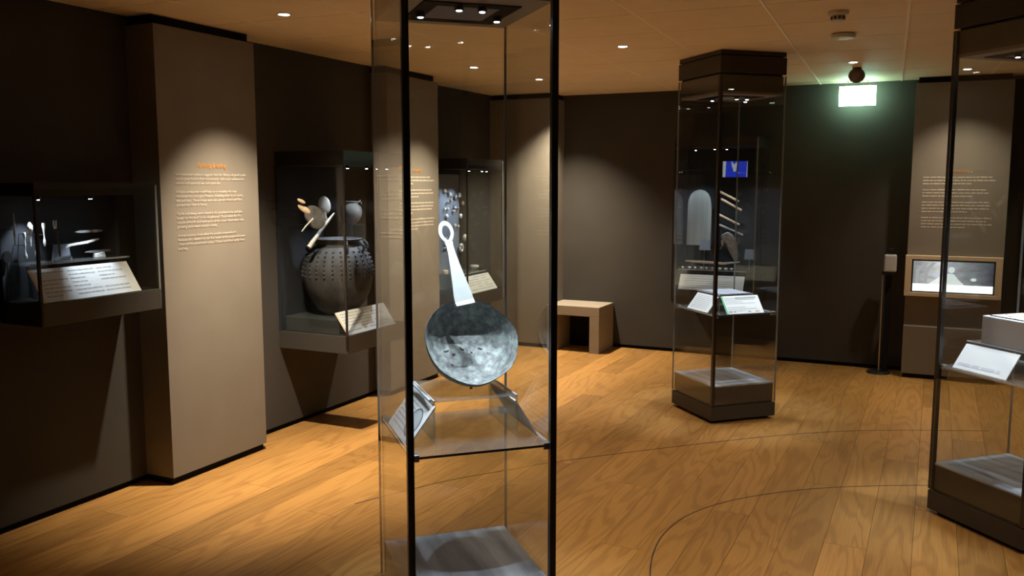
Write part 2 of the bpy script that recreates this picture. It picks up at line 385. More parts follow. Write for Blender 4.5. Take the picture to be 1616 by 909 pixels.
# ================================================================== TALL GLASS CASES
def tall_case(label, o, Wd, D, posts):
    t = thing('glass_display_case', label, 'display case', (o[0], o[1], 0), CASEROT, 'tall free-standing glass cases')
    i = .014
    box(.035, Wd - .035, .035, D - .035, 0, .022).build('toe_recess', M_black, t)
    box(0, Wd, 0, D, .022, .118).build('lower_plinth', M_case, t, bevel=.002)
    box(i + .004, Wd - i - .004, i + .004, D - i - .004, .118, .13).build('plinth_gap', M_black, t)
    box(i, Wd - i, i, D - i, .13, .252).build('upper_plinth', M_case, t)
    box(i, Wd - i, i, D - i, .252, .26).build('deck', M_deck, t)
    z0, z1 = .125, 2.362
    for nm, b in (('glass_pane', (.014, Wd - .014, 0, .010)), ('glass_pane', (.014, Wd - .014, D - .010, D)),
                  ('glass_pane', (0, .010, .014, D - .014)), ('glass_pane', (Wd - .010, Wd, .014, D - .014))):
        box(*b, z0, z1).build(nm, M_glass, t)
    for (x, y), thick in zip(((0, 0), (Wd, 0), (Wd, D), (0, D)), posts):
        q = .022 if thick else .008
        sx = 1 if x == 0 else -1; sy = 1 if y == 0 else -1
        box(min(x, x + sx * q), max(x, x + sx * q), min(y, y + sy * q), max(y, y + sy * q), z0, z1).build('edge_seal', M_post if thick else M_seam, t)
    # header
    hd = MB().box(i, Wd - i, i, D - i, 2.252, 2.36).build('header', M_case, t)
    box(i, Wd - i, i, D - i, 2.237, 2.252).build('header_soffit', M_taupe, t)
    x0, x1, y0, y1 = .10, Wd - .085, .125, D - .09
    fr = MB(); b_ = .058
    fr.box(x0, x1, y0, y0 + b_, 2.233, 2.237).box(x0, x1, y1 - b_, y1, 2.233, 2.237).box(x0, x0 + b_, y0 + b_, y1 - b_, 2.233, 2.237).box(x1 - b_, x1, y0 + b_, y1 - b_, 2.233, 2.237)
    fr.build('lamp_tray', M_black, t)
    box(x0 + b_, x1 - b_, y0 + b_, y1 - b_, 2.2335, 2.237).build('diffuser_plate', M_slate, t)
    for (lx, ly) in ((.225, y0 + .028), (.305, y0 + .028), (x1 - .03, .31), (x0 + .03, .31)):
        sl = MB().lathe([(.016, 0), (.016, .018)], 16, (lx, ly, 2.215)).build('spot_lamp', M_blackpl, t)
        MB().lathe([(.009, 0), (.010, .002)], 14, (lx, ly, 2.2135)).build('lamp_lens', M_lampc, sl)
        spot('case_spotlight', t, (lx, ly, 2.210), (Wd / 2 + (lx - Wd / 2) * .8, D / 2 + (ly - D / 2) * .5, .3), CASE_W, COOL, 48, .6, .006)
    box(.02, Wd - .02, .02, D - .02, 2.36, H).build('header_gap', M_black, t)
    box(0, Wd, 0, D, 2.372, 2.484).build('collar', M_case, t, bevel=.002)
    box(.004, Wd - .004, .004, D - .004, 2.49, H - .001).build('top_trim', M_case, t)
    return t
CO = (-.3402, 2.8056); PO = (1.368, 5.945); RO = (2.27, 3.785)
caseC = tall_case('nearest tall glass case, holding the pan with the white handle', CO, .52, .56, (1, 1, 0, 0))
caseP = tall_case('tall glass case in the middle distance, its front corner towards the camera', PO, .51, .56, (1, 0, 0, 0))
caseR = tall_case('tall glass case cut off by the right edge of the photo', RO, .51, .56, (1, 0, 0, 1))
def CW(o, u, v, z=0):
    return Vector((o[0] + u * cos(CASEROT) - v * sin(CASEROT), o[1] + u * sin(CASEROT) + v * cos(CASEROT), z))
SH = .755
def shelf(label, o, Wd, D):
    t = thing('glass_shelf', label, 'shelf', CW(o, 0, 0, SH - .010), CASEROT, 'glass shelves in the tall cases')
    box(.024, Wd - .024, .014, D - .014, 0, .010).build('shelf_sheet', M_acryl, t)
    box(.024, Wd - .024, .0125, .014, .001, .009).build('shelf_edge', M_post, t); box(.0125, .014, .03, D - .03, 0, .010).build('shelf_edge', M_edge, t)
    box(Wd - .014, Wd - .0125, .03, D - .03, 0, .010).build('shelf_edge', M_edge, t)
    for x in (.012, Wd - .042):
        for y in (.011, D - .043): box(x, x + .03, y, y + .032, -.008, .016).build('shelf_clip', M_alu, t, bevel=.002)
    return t
shelf('glass shelf carrying the riser under the pan in the nearest case', CO, .52, .56)
shelf('glass shelf carrying label cards in the middle-distance case', PO, .51, .56)
shelf('glass shelf carrying the white box in the case at the right edge', RO, .51, .56)
def riser(label, loc, rotz, x0, x1, y0, y1, h, t=.006, group='clear acrylic risers'):
    r = thing('acrylic_riser', label, 'riser', loc, rotz, group)
    box(x0, x1, y0, y1, h - t, h).build('top', M_acryl, r)
    box(x0, x0 + t, y0, y1, 0, h - t).build('leg', M_acryl, r); box(x1 - t, x1, y0, y1, 0, h - t).build('leg', M_acryl, r)
    e = MB(); e.box(x0 - .001, x0 + .004, y0, y1, h - .004, h + .001).box(x1 - .004, x1 + .001, y0, y1, h - .004, h + .001)
    e.box(x0, x1, y0 - .0008, y0, h - .0015, h).box(x0, x0 + .0015, y0 - .0008, y0, 0, h).box(x1 - .0015, x1, y0 - .0008, y0, 0, h)
    e.build('bright_edges', M_edge, r); return r
riser('clear acrylic riser standing under the pan in the nearest case', CW(CO, 0, 0, SH), CASEROT, .122, .425, .14, .47, .150)
riser('clear acrylic riser between two label cards in the middle-distance case', CW(PO, 0, 0, SH), CASEROT, .13, .40, .15, .45, .118)
riser('clear acrylic riser under the white box at the right edge', CW(RO, 0, 0, SH), CASEROT, .13, .44, .14, .50, .125)
def card(label, loc, rotz, w, rise, run, rows=7, cols=1, edge=None, seed=1, ink=M_inkl, extra=None, group=None, lm=.06):
    """board leaning back: bottom edge at the origin, top edge run behind it"""
    t = thing('label_card', label, 'label', loc, rotz, group)
    L_ = sqrt(rise * rise + run * run); ez = rise / L_; ey = run / L_
    def P(x, d, off=.0): return (x, d * ey - off * ez, d * ez + off * ey)
    th = .004; m = MB()
    m.add([P(0, 0), P(w, 0), P(w, L_), P(0, L_), P(0, 0, -th), P(w, 0, -th), P(w, L_, -th), P(0, L_, -th)],
          [(0, 1, 2, 3), (7, 6, 5, 4), (0, 4, 5, 1), (1, 5, 6, 2), (2, 6, 7, 3), (3, 7, 4, 0)])
    m.build('board', M_card, t)
    if edge:
        e = MB(); e.add([P(-.0005, 0, .0006), P(.012, 0, .0006), P(.012, L_, .0006), P(-.0005, L_, .0006)], [(0, 1, 2, 3)]); e.build('side_stripe', edge, t)
    rg = random.Random(seed); tx = MB(); cw = w * (1 - 2 * lm) / cols
    for c in range(cols):
        for r_ in range(rows):
            if rg.random() < .1: continue
            z = L_ * (.86 - .72 * r_ / max(rows - 1, 1)); x0 = w * lm + c * cw
            words(tx, lambda x, d: P(x, d, .0008), x0, x0 + cw * (.9 if rg.random() < .75 else .55), z, L_ * .27 / rows, rg)
    tag(tx.build('printed_lines', ink, t), kind='stuff')
    if extra: extra(t, P, w, L_)
    return t
# ---- nearest case: side cards
def oval_print(t, P, w, L_):
    m = MB(); c = (w * .72, L_ * .45); a, b = w * .20, L_ * .33; n = 28
    for (ka, kb) in ((1, .86),):
        vs = []
        for j in range(n):
            th = 2 * pi * j / n; vs += [P(c[0] + a * cos(th), c[1] + b * sin(th), .001), P(c[0] + a * kb * cos(th), c[1] + b * kb * sin(th), .001)]
        m.add(vs, [(2 * j, (2 * j + 2) % (2 * n), (2 * j + 3) % (2 * n), 2 * j + 1) for j in range(n)])
    m.build('oval_drawing', M_ink, t)
    f = MB(); f.add([P(c[0] + a * .86 * cos(2 * pi * j / n), c[1] + b * .86 * sin(2 * pi * j / n), .0009) for j in range(n)], [tuple(range(n))]); f.build('oval_fill', M_inkl, t)
LSIDE = CASEROT - pi / 2
card('white label card with an oval drawing leaning at the left of the pan riser', CW(CO, .022, .46, SH + .001), LSIDE, .34, .135, .100, 8, 1, None, 11, M_inkl, oval_print)
card('label card leaning at the right of the pan riser, its back to the riser', CW(CO, .498, .12, SH + .001), CASEROT + pi / 2, .34, .135, .085, 8, 1, None, 12, M_inkl)
MB().tube([CW(CO, .112, .15, SH + .150), CW(CO, .112, .46, SH + .150)], .0055, 10).build('acrylic_rod', M_edge, smooth=True)
tag(bpy.data.objects['acrylic_rod'], 'clear rod along the left top edge of the pan riser', 'rod')
# ---- the pan
pc = Vector((-.144, 3.153, 1.086))
pan = thing('long_handled_pan', 'old bronze pan with a pale looped handle on a thin rod in the nearest case', 'pan', pc, CASEROT)
m = MB(); R_ = .171
prof = [(.0, .108), (.08, .107), (.118, .096), (.145, .068), (.162, .030), (R_, 0), (R_ + .001, .002), (.165, .033), (.148, .071), (.120, .101), (.08, .112), (.0, .113)]
K = 72; vs = []
for (r, y) in prof:
    for j in range(K):
        th = 2 * pi * j / K; q = r * (1 + 0 * K + .012 * sin(3 * th + 1) + .008 * sin(7 * th)); dz = .0025 * sin(5 * th + r * 60) * (r / .16)
        vs.append((q * cos(th), y + dz, q * sin(th)))
fs = [(i * K + j, (i + 1) * K + j, (i + 1) * K + (j + 1) % K, i * K + (j + 1) % K) for i in range(len(prof) - 1) for j in range(K)]
m.add(vs, fs); TILT = Matrix.Rotation(radians(-37), 4, 'X')
m.xf(TILT).build('bowl', M_patina, pan, smooth=True)
m = MB(); rg = random.Random(5)
for (x, z, w_, h_) in ((-.072, .018, .018, .006), (-.046, .004, .012, .009), (-.012, .022, .022, .006), (.022, .010, .010, .012), (.058, .020, .016, .007), (.084, -.002, .008, .012), (-.060, -.040, .012, .006)):
    a = rg.uniform(-.6, .6); n = 7; pts = []
    for j in range(n):
        th = 2 * pi * j / n; rr = rg.uniform(.7, 1.2); px, pz = w_ / 2 * rr * cos(th), h_ / 2 * rr * sin(th)
        pts.append((x + px * cos(a) - pz * sin(a), z + px * sin(a) + pz * cos(a)))
    m.prism(pts, .103, .1085)
tag(m.xf(TILT).build('corrosion_flakes', M_patina, pan), kind='stuff')
# handle: flat flaring strip with a looped end, in the pan's frame (x right, y back, z up)
hb = Vector((-.020, .028, .142)); ht = Vector((-.064, .075, .352)); m = MB()
ax = (ht - hb).normalized(); side = Vector((1, 0, .12)).normalized(); side = (side - ax * side.dot(ax)).normalized(); nrm = ax.cross(side).normalized()
if nrm.y > 0: nrm = -nrm
Lh = (ht - hb).length
def slab(rows):
    vs = []; fs = []
    for c, l, r, th in rows:
        for p in (c - side * l, c + side * r, c + side * r - nrm * th, c - side * l - nrm * th): vs.append(p)
    for i in range(len(rows) - 1):
        a = i * 4
        for j in range(4): fs.append((a + j, a + (j + 1) % 4, a + 4 + (j + 1) % 4, a + 4 + j))
    fs += [(3, 2, 1, 0), tuple(len(rows) * 4 - 4 + j for j in range(4))]; m.add(vs, fs)
slab([(hb + ax * Lh * t, w_, w_, .005) for t, w_ in ((0, .035), (.10, .034), (.35, .026), (.6, .0185), (.82, .0135), (.93, .0125), (1, .0145))])
n = 36; cc = ht + ax * .036; vs = []
for j in range(n):
    th = 2 * pi * j / n; c_, s_ = cos(th), sin(th); pinch = 1 - .35 * max(0, -s_) ** 2
    po = cc + side * (.0275 * c_ * pinch) + ax * (.042 * s_); pi_ = cc + side * (.0155 * c_ * pinch) + ax * (.027 * s_ - .001)
    vs += [po, pi_, po - nrm * .006, pi_ - nrm * .006]
fs = []
for j in range(n):
    a = 4 * j; b = 4 * ((j + 1) % n); fs += [(a, b, b + 1, a + 1), (a + 2, a + 3, b + 3, b + 2), (a, a + 2, b + 2, b), (a + 1, b + 1, b + 3, a + 3)]
m.add(vs, fs); tag(m.build('handle', M_handle, pan, smooth=True), 'pale flared handle with looped end')
m = MB(); e0 = hb
m.add([e0 - side * .035 + nrm * .0, e0 + side * .035, e0 + side * .036 - ax * .016 + nrm * .004, e0 - side * .033 - ax * .013 + nrm * .004,
       e0 - side * .035 - nrm * .022, e0 + side * .035 - nrm * .022, e0 + side * .034 - ax * .016 - nrm * .03, e0 - side * .033 - ax * .013 - nrm * .03],
      [(0, 1, 2, 3), (7, 6, 5, 4), (0, 4, 5, 1), (1, 5, 6, 2), (2, 6, 7, 3), (3, 7, 4, 0)])
m.build('folded_lip', M_handle, pan)
st = thing('mount_rod', 'thin brown metal rod holding up the pan', 'stand', CW(CO, .296, .285, SH + .150), CASEROT)
MB().tube([(0, 0, 0), (0, 0, .028)], .0034, 8).build('rod', M_iron, st, smooth=True)
MB().lathe([(.007, 0), (.007, .003)], 12).build('foot', M_iron, st)
# ---- middle-distance case
card('white label card on the left slope of the middle-distance case', CW(PO, .03, .415, SH + .001), LSIDE, .28, .108, .085, 8, 1, None, 21, M_inkl)
def logos(t, P, w, L_):
    for x, c, ww in ((.06, M_inkl, .1), (.2, M_inkl, .06), (.58, M_inkl, .08), (.78, M_tan, .11)):
        q = MB(); q.add([P(w * x, L_ * .06, .001), P(w * (x + ww), L_ * .06, .001), P(w * (x + ww), L_ * .14, .001), P(w * x, L_ * .14, .001)], [(0, 1, 2, 3)]); q.build('printed_mark', c, t)
    q = MB(); q.add([P(w * .36, L_ * .82, .001), P(w * .92, L_ * .82, .001), P(w * .92, L_ * .92, .001), P(w * .36, L_ * .92, .001)], [(0, 1, 2, 3)]); q.build('printed_heading', M_inkl, t)
card('white label card with a green edge on the front slope of the middle-distance case', CW(PO, .12, .028, SH + .001), CASEROT, .295, .112, .09, 8, 1, M_green, 22, M_inkl, logos)
m = thing('mount_rod', 'thin dark rod standing on the riser of the middle-distance case', 'stand', CW(PO, .17, .27, SH + .118), CASEROT)
MB().tube([(0, 0, 0), (0, 0, .27)], .003, 8).build('rod', M_iron, m, smooth=True); MB().lathe([(.008, 0), (.008, .003)], 12).build('foot', M_iron, m)
m = thing('glass_sheet', 'grey smoked sheet lying on the riser of the middle-distance case', 'sheet', CW(PO, .14, .16, SH + .118), CASEROT)
box(0, .25, 0, .28, 0, .004).build('sheet', M_deck, m)
for ch in list(m.children): ch.location = (0, 0, .0005)
# ---- case at the right edge
m = thing('white_plinth_box', 'frosted white box on the riser in the case at the right edge', 'box', CW(RO, .145, .13, SH + .125), CASEROT)
box(0, .29, 0, .30, 0, .135).build('box_body', M_box, m, bevel=.004)
m2 = thing('printed_board', 'dark edged board on top of the white box, carrying small fragments', 'board', CW(RO, .165, .155, SH + .260), CASEROT)
box(0, .25, 0, .25, 0, .004).build('board', M_blackpl, m2); box(.004, .246, .004, .246, .004, .005).build('face', M_card, m2)
rg = random.Random(9)
for i in range(5):
    for j in range(5):
        fr = MB(); n = 6; x, y = .03 + i * .047 + rg.uniform(-.006, .006), .03 + j * .047 + rg.uniform(-.006, .006)
        pts = [(.017 * rg.uniform(.6, 1.1) * cos(2 * pi * q / n), .014 * rg.uniform(.6, 1.1) * sin(2 * pi * q / n)) for q in range(n)]
        fr.add([(a, b, 0) for a, b in pts] + [(a * .85, b * .85, .004) for a, b in pts], [tuple(range(n))[::-1], tuple(range(n, 2 * n))] + [(q, (q + 1) % n, (q + 1) % n + n, q + n) for q in range(n)])
        o = fr.build('fragment', M_tan if (i + j) % 2 else M_bone, loc=CW(RO, .165 + x, .155 + y, SH + .265), rotz=CASEROT)
        tag(o, ('tan' if (i + j) % 2 else 'pale') + ' fragment on the white box, ' + ORD[j] + ' row back, ' + ORD[i] + ' from the left', 'fragment', 'fragments on the white box')
card('beige label card leaning below the white box in the case at the right edge', CW(RO, .04, .49, SH + .001), LSIDE, .31, .112, .08, 2, 1, None, 31, M_box)

# ================================================================== WALL CASES
M_tray = mat('dark_taupe_tray', (.045, .040, .034), .6, noise=.05, nscale=6)
def wall_case(label, loc, rotz, w, d, z0, z1, lamps, tray=.115, top=.09, bw=None, energy=WALLCASE_W):
    """x along wall, y into wall, front at y = -d; loc at the wall foot"""
    t = thing('wall_display_case', label, 'display case', loc, rotz, 'glass cases fixed to the walls')
    box(0, w, -d, -.001, z0, z0 + tray).build('base_tray', M_tray, t, bevel=.002)
    box(.01, w - .01, -d + .01, -.002, z0 + tray, z0 + tray + .001).build('tray_deck', M_black, t)
    box(.004, w - .004, -d + .004, -.001, z1 - top, z1).build('top_box', M_post, t)
    bw = bw or w - .05
    box(0, bw, -.02, -.001, z0 + tray, z1 - top).build('back_panel', M_navy, t)
    za, zb = z0 + tray, z1 - top
    box(.012, w - .012, -d, -d + .008, za, zb + .03).build('glass_pane', M_glass, t)
    box(0, .008, -d + .012, -.02, za, zb).build('glass_pane', M_glass, t); box(w - .008, w, -d + .012, -.001, za, zb).build('glass_pane', M_glass, t)
    for x in (0, w - .012): box(x, x + .012, -d, -d + .012, z0 + .02, z1 - .01).build('edge_seal', M_seam if x else M_post, t)
    for (lx, ly, tx, ty, tz, ww) in lamps:
        sl = MB().lathe([(.014, 0), (.014, .02)], 14, (lx, ly, zb - .018)).build('spot_lamp', M_blackpl, t)
        MB().lathe([(.008, 0), (.009, .002)], 12, (lx, ly, zb - .0195)).build('lamp_lens', M_lampc, sl)
        spot('case_spotlight', t, (lx, ly, zb - .023), (tx, ty, tz), energy * ww, COOL, 58, .8, .006)
    return t
# case 1 (left edge)
wall_case('dark wall case of pale tools at the left edge', W(2.66, -3.90), LEFT, .69, .28, 1.0, 1.65,
          [(.12, -.14, .10, -.02, 1.25, 1.0), (.38, -.17, .36, -.16, 1.15, 1.3)], tray=.105, top=.06)
# case 2 (pot)
wall_case('wall case holding the big dark clay pot', W(4.585, -3.90), LEFT, .70, .55, .56, 1.85,
          [(.15, -.47, .22, -.30, 1.3, 1.8), (.45, -.49, .38, -.33, 1.2, 2.2), (.56, -.50, .60, -.25, 1.45, .9), (.32, -.50, .42, -.52, .75, .9)])  # third lamp is added only to brighten the small clay bowl
# case 3 (teeth and bones) seen through nearest case
wall_case('wall case of small pale bones on a blue-grey board, seen through the nearest case', W(6.76, -4.10), LEFT, .70, .45, .56, 1.86,
          [(.2, -.36, .25, -.02, 1.3, 1.5), (.45, -.36, .42, -.02, 1.3, 1.5), (.5, -.38, .5, -.40, .75, .9)])
# case 4 behind the middle-distance case, on the end wall
wall_case('wall case of sticks and an axe, seen through the middle-distance case', W(8.43, -2.15), ROOM, .74, .55, .56, 2.05,
          [(.15, -.36, .15, -.12, 1.3, 1.5), (.45, -.45, .45, -.25, 1.2, 1.8), (.35, -.49, .35, -.5, .75, 1.6)])
# ---- labels of the wall cases
card('long white label card below the tools in the case at the left edge', W(2.685, -3.632, 1.107), LEFT, .55, .145, .10, 7, 3, M_cream, 41)
card('white label card in the pot case with printed columns', W(4.61, -3.362, .6775), LEFT, .555, .14, .10, 7, 3, M_cream, 42)
card('white label card below the pale bones, right of the white pan handle', W(6.87, -3.665, .677), LEFT, .50, .14, .10, 6, 3, None, 43, M_inkl)
card('white label card in the case of sticks and the axe', W(7.895, -2.09, .69), ROOM, .58, .13, .08, 6, 1, None, 44, M_inkl)
# ---- shelves inside wall cases
def small_shelf(label, s0, s1, n0, n1, z, legs=True, name='acrylic_riser', foot=None, grp='clear acrylic risers'):
    t = thing(name, label, 'riser', W(s0, n0, foot if foot is not None else z), LEFT, grp)
    h = z - (foot if foot is not None else z); L_ = s1 - s0; D = abs(n1 - n0)
    box(0, L_, 0, D, h - .008, h).build('top', M_acryl, t); box(0, L_, -.001, 0, h - .008, h).build('bright_edge', M_edge, t)
    if legs:
        box(0, .006, 0, D, 0, h - .008).build('leg', M_acryl, t); box(L_ - .006, L_, 0, D, 0, h - .008).build('leg', M_acryl, t)
    return t
small_shelf('clear riser with a bright edge under the tools at the left edge', 2.70, 3.26, -3.735, -3.87, 1.278, foot=1.105)
small_shelf('clear low riser under the big clay pot', 4.62, 5.20, -3.38 - .06, -3.87, .772, foot=.675)
small_shelf('clear riser behind the label below the pale bones', 6.85, 7.38, -3.79, -4.07, .84, foot=.675)
# ---- case 1 tools; pinned on rods to the back panel
def pinned(name, label, cat, s, n, z, builder, m, rods=1, group=None, back=-3.88, extra_rods=None):
    t = thing(name, label, cat, W(s, n, z), LEFT, group)
    builder(t, m)
    for (x, zz) in (extra_rods or [(0, 0)]): box(x - .0012, x + .0012, .0015, abs(back - n), zz - .0012, zz + .0012).build('mount_pin', M_iron, t)
    return t
def rodtool(pts, rs, k=8):
    return lambda t, m: MB().tube(pts, rs, k).build('body', m, t, smooth=True)
NT = -3.80
def S1(x, y): return onN(x, y, NT)
def tool(label, p0, p1, rs, m, cat='tool', name='tool', group=None, pts=None):
    (s0, z0), (s1, z1) = S1(*p0), S1(*p1); c = ((s0 + s1) / 2, (z0 + z1) / 2)
    n_ = len(rs); P = [((s0 + (s1 - s0) * i / (n_ - 1)) - c[0], 0, (z0 + (z1 - z0) * i / (n_ - 1)) - c[1]) for i in range(n_)]
    return pinned(name, label, cat, c[0], NT, c[1], rodtool(P, rs), m)
tool('long thin pin, leftmost of the upright tools', (21, 336), (24, 388), [.002, .003, .0032, .006, .003, .005, .003, .0025, .002], M_steel, 'pin', 'long_pin')
tool('small spoon, second from left among the upright tools', (38, 367), (41, 408), [.006, .007, .004, .003, .005, .003, .003, .003, .008, .006], M_bone, 'spoon', 'bone_spoon')
tool('bright spoon with an oval bowl, third upright tool from left', (46.5, 351), (49, 389), [.004, .012, .013, .010, .004, .003, .003, .003, .002], M_bone, 'spoon', 'bone_spoon')
tool('slender tool with a rounded foot, just left of the black case edge', (56, 361), (58, 406), [.003, .0025, .003, .003, .003, .003, .009, .008], M_grey, 'tool', 'bone_tool')
tool('white spatula right of the black case edge', (68, 352), (71, 389), [.007, .008, .006, .004, .003, .003, .006, .007, .003], M_bone, 'spatula', 'bone_spatula')
t = tool('forked tool with a dark handle', (90, 366), (95, 405), [.006, .005, .004, .005, .005, .006, .004], M_iron, 'fork', 'two_pronged_fork')
for sx in (-.007, .007): MB().tube([(sx * .4 - .014, 0, .075), (sx * .9 - .014, 0, .095), (sx - .014, 0, .115)], [.004, .0035, .003], 8).build('prong', M_bone, t, smooth=True)
def blade(t, m, L_=.18, h=.012):
    n = 12; top = [(-L_ / 2 + L_ * i / n, h / 2 * (min(1, 4 * i / n)) ** .7) for i in range(n + 1)]; bot = [(x, -z * .8) for x, z in reversed(top)]
    MB().prism(top[1:] + [(-L_ / 2, 0)][:0] + bot[:-1] + [(-L_ / 2, 0)], -.003, .003).build('blade', m, t)
s_, z_ = S1(133, 365.5); t = pinned('knife', 'knife with a tan collar, uppermost of the lying blades', 'knife', s_, NT, z_, lambda t, m: blade(t, m, .105, .013), M_steel)
box(.0525, .078, -.005, .005, -.0065, .0075).build('collar', M_tan, t, bevel=.002); box(.078, .103, -.004, .004, -.0055, .0055).build('handle', M_grey, t, bevel=.002)
s_, z_ = S1(131, 382); t = pinned('comb_blade', 'long white serrated blade above the riser', 'blade', s_, NT, z_, lambda t, m: None, M_bone)
m = MB(); pts = [(-.098, -.022), (-.085, -.006), (.02, .004), (.09, .014), (.094, .008), (.05, -.002)]
for i in range(9): pts += [(.03 - i * .012, -.005 - i * .0008), (.024 - i * .012, -.009 - i * .001)]
m.prism(pts, -.003, .003).build('blade', M_bone, t)
s_, z_ = S1(154, 396.5); t = pinned('knife', 'narrow grey blade lying low beside the white block', 'knife', s_, NT, z_, lambda t, m: blade(t, m, .15, .012), M_steel)
# block on riser
t = thing('bone_block', 'white angular block lying at the right end of the riser', 'block', W(3.13, NT, 1.2785), LEFT)
MB().add([(-.03, -.015, 0), (.03, -.015, 0), (.034, .015, 0), (-.026, .015, 0), (-.028, -.013, .018), (.024, -.013, .026), (.03, .013, .026), (-.02, .013, .02)],
         [(0, 3, 2, 1), (4, 5, 6, 7), (0, 1, 5, 4), (1, 2, 6, 5), (2, 3, 7, 6), (3, 0, 4, 7)]).build('block', M_bone, t, bevel=.002)
t = thing('mount_block', 'grey trapezoid mount behind the white serrated blade', 'mount', W(2.94, -3.83, 1.2785), LEFT)
MB().prism([(-.05, 0), (.05, 0), (.038, .075), (-.038, .075)], -.006, .006).build('plate', M_slate, t)
for x in (-.045, .04): box(x, x + .01, -.012, -.006, 0, .012).build('clip', M_alu, t)
t = thing('flat_ladle', 'round dark disc on a thin stem at the left edge', 'ladle', W(2.700, -3.86, 1.106), LEFT)
MB().prism([(.022 * cos(2 * pi * j / 20) - .02, .205 + .026 * sin(2 * pi * j / 20)) for j in range(20)], -.004, .004).build('disc', M_blackpl, t); box(-.022, -.018, -.002, .002, 0, .18).build('stem', M_blackpl, t)
# ---- case 2: big pot
ps_, pn_, pz = 4.875, -3.625, .773
pot = thing('clay_pot', 'big dark round clay pot with small loop lugs and dotted bands', 'pot', W(ps_, pn_, pz), LEFT)
prof = [(.001, .0), (.09, .0), (.13, .03), (.175, .09), (.208, .165), (.225, .24), (.228, .29), (.222, .345), (.20, .40), (.165, .445), (.138, .462), (.135, .47), (.152, .500), (.158, .505), (.150, .508), (.125, .475), (.12, .44)]
prof = [(a * 1.035, b) for a, b in prof]
MB().lathe(prof, 64).build('body', M_clay, pot, smooth=True)
m = MB(); rg = random.Random(3)
for k_ in range(26):
    a = 2 * pi * k_ / 26
    for q in range(7):
        zz = .425 - q * .027; rr = 1.035 * [.182, .200, .212, .220, .225, .2275, .2275][q]
        m.blob((rr * cos(a), rr * sin(a), zz), (.009, .009, .0095), 6)
tag(m.build('raised_dots', M_clay, pot, smooth=True), kind='stuff')
for a in (-2.2, -.75, .8, 2.4, -1.5):
    ca, sa = cos(a), sin(a); pts = []
    for q in range(9):
        th = pi * q / 8; rr = .172 + .032 * sin(th); pts.append((rr * ca, rr * sa, .49 - .085 * q / 8 + .0 * th))
    MB().tube(pts, [.014, .012, .011, .010, .010, .010, .011, .012, .014], 8).build('lug', M_clay, pot, smooth=True)
# small pot on a clear block
(s_, z_) = onN(549, 362, -3.56)
zf = .675
t = thing('acrylic_stand', 'tall clear stand behind the big pot carrying the small bowl', 'stand', W(5.165, -3.72, zf), LEFT)
box(-.075, .075, -.06, .06, 1.36 - zf - .006, 1.36 - zf).build('top', M_acryl, t)
for x in (-.075, .069): box(x, x + .006, -.06, .06, 0, 1.36 - zf - .006).build('leg', M_acryl, t)
t = thing('clay_bowl', 'small round grey clay pot above the big pot', 'pot', W(5.165, -3.72, 1.36), LEFT)
MB().lathe([(.001, 0), (.035, 0), (.062, .03), (.078, .07), (.080, .095), (.070, .125), (.050, .140), (.047, .147), (.056, .160), (.052, .162), (.040, .145), (.04, .13)], 40).build('body', M_clay2, t, smooth=True)
MB().tube([(.045, -.03, .15), (.07, -.03, .165), (.085, -.03, .14)], .006, 8).build('lug', M_clay2, t, smooth=True)
# spoons on pins
M_ladle = mat('dark_grey_wood', (.17, .165, .165), .65, noise=.3, nscale=30)
NU = -3.60; FACE = radians(10)      # the spoons are turned towards the room
def item2(name, label, cat, px, build):
    s_, z_ = onN(px[0], px[1], NU); t = thing(name, label, cat, W(s_, NU, z_), FACE)
    build(t); e = Vector((-cos(A), sin(A), 0)); e.rotate(Euler((0, 0, -FACE)))
    MB().tube([e * .004, e * .278], .0016, 6).build('mount_pin', M_black, t); return t
def disc(t, a, b, rot, m, nm='bowl', th=.012):
    q = MB(); q.blob((0, 0, 0), (a, th, b), 24); q.xf(Matrix.Rotation(rot, 4, 'Y')).build(nm, m, t, smooth=True)
item2('round_ladle', 'round grey ladle bowl in the middle of the hanging spoons', 'ladle', (497, 343), lambda t: (disc(t, .060, .082, radians(-28), M_ladle), MB().tube([(.03, 0, -.02), (.07, .0, -.03)], .006, 8).build('handle', M_grey, t)))
item2('oval_spoon', 'upright oval pale spoon bowl beside the small pot', 'spoon', (512, 324), lambda t: (disc(t, .040, .060, radians(-8), M_clay2), MB().tube([(0, 0, -.05), (.008, 0, -.10)], [.012, .007], 8).build('handle', M_clay2, t)))
item2('wooden_spoon', 'small tan leaf-shaped spoon, topmost left of the pot case', 'spoon', (475.5, 317.5), lambda t: disc(t, .028, .011, radians(28), M_tan, th=.006))
item2('wooden_spoon', 'larger tan leaf-shaped spoon just below the topmost one', 'spoon', (480, 330), lambda t: disc(t, .046, .019, radians(36), M_tan, th=.008))
item2('bone_pin', 'thin pale pin slanting at the left of the round ladle', 'pin', (485.5, 355), lambda t: MB().tube([(-.038, 0, -.042), (-.01, -.002, -.006), (.036, 0, .042)], [.003, .004, .005], 8).build('body', M_bone, t, smooth=True))
item2('long_bone_point', 'long pale bone leaning up over the big pot rim', 'bone', (508, 362), lambda t: MB().tube([(-.082, -.04, -.112), (-.062, -.03, -.082), (-.01, -.015, -.012), (.05, 0, .066), (.082, 0, .106)], [.016, .015, .011, .009, .004], 10).build('body', M_bone, t, smooth=True))
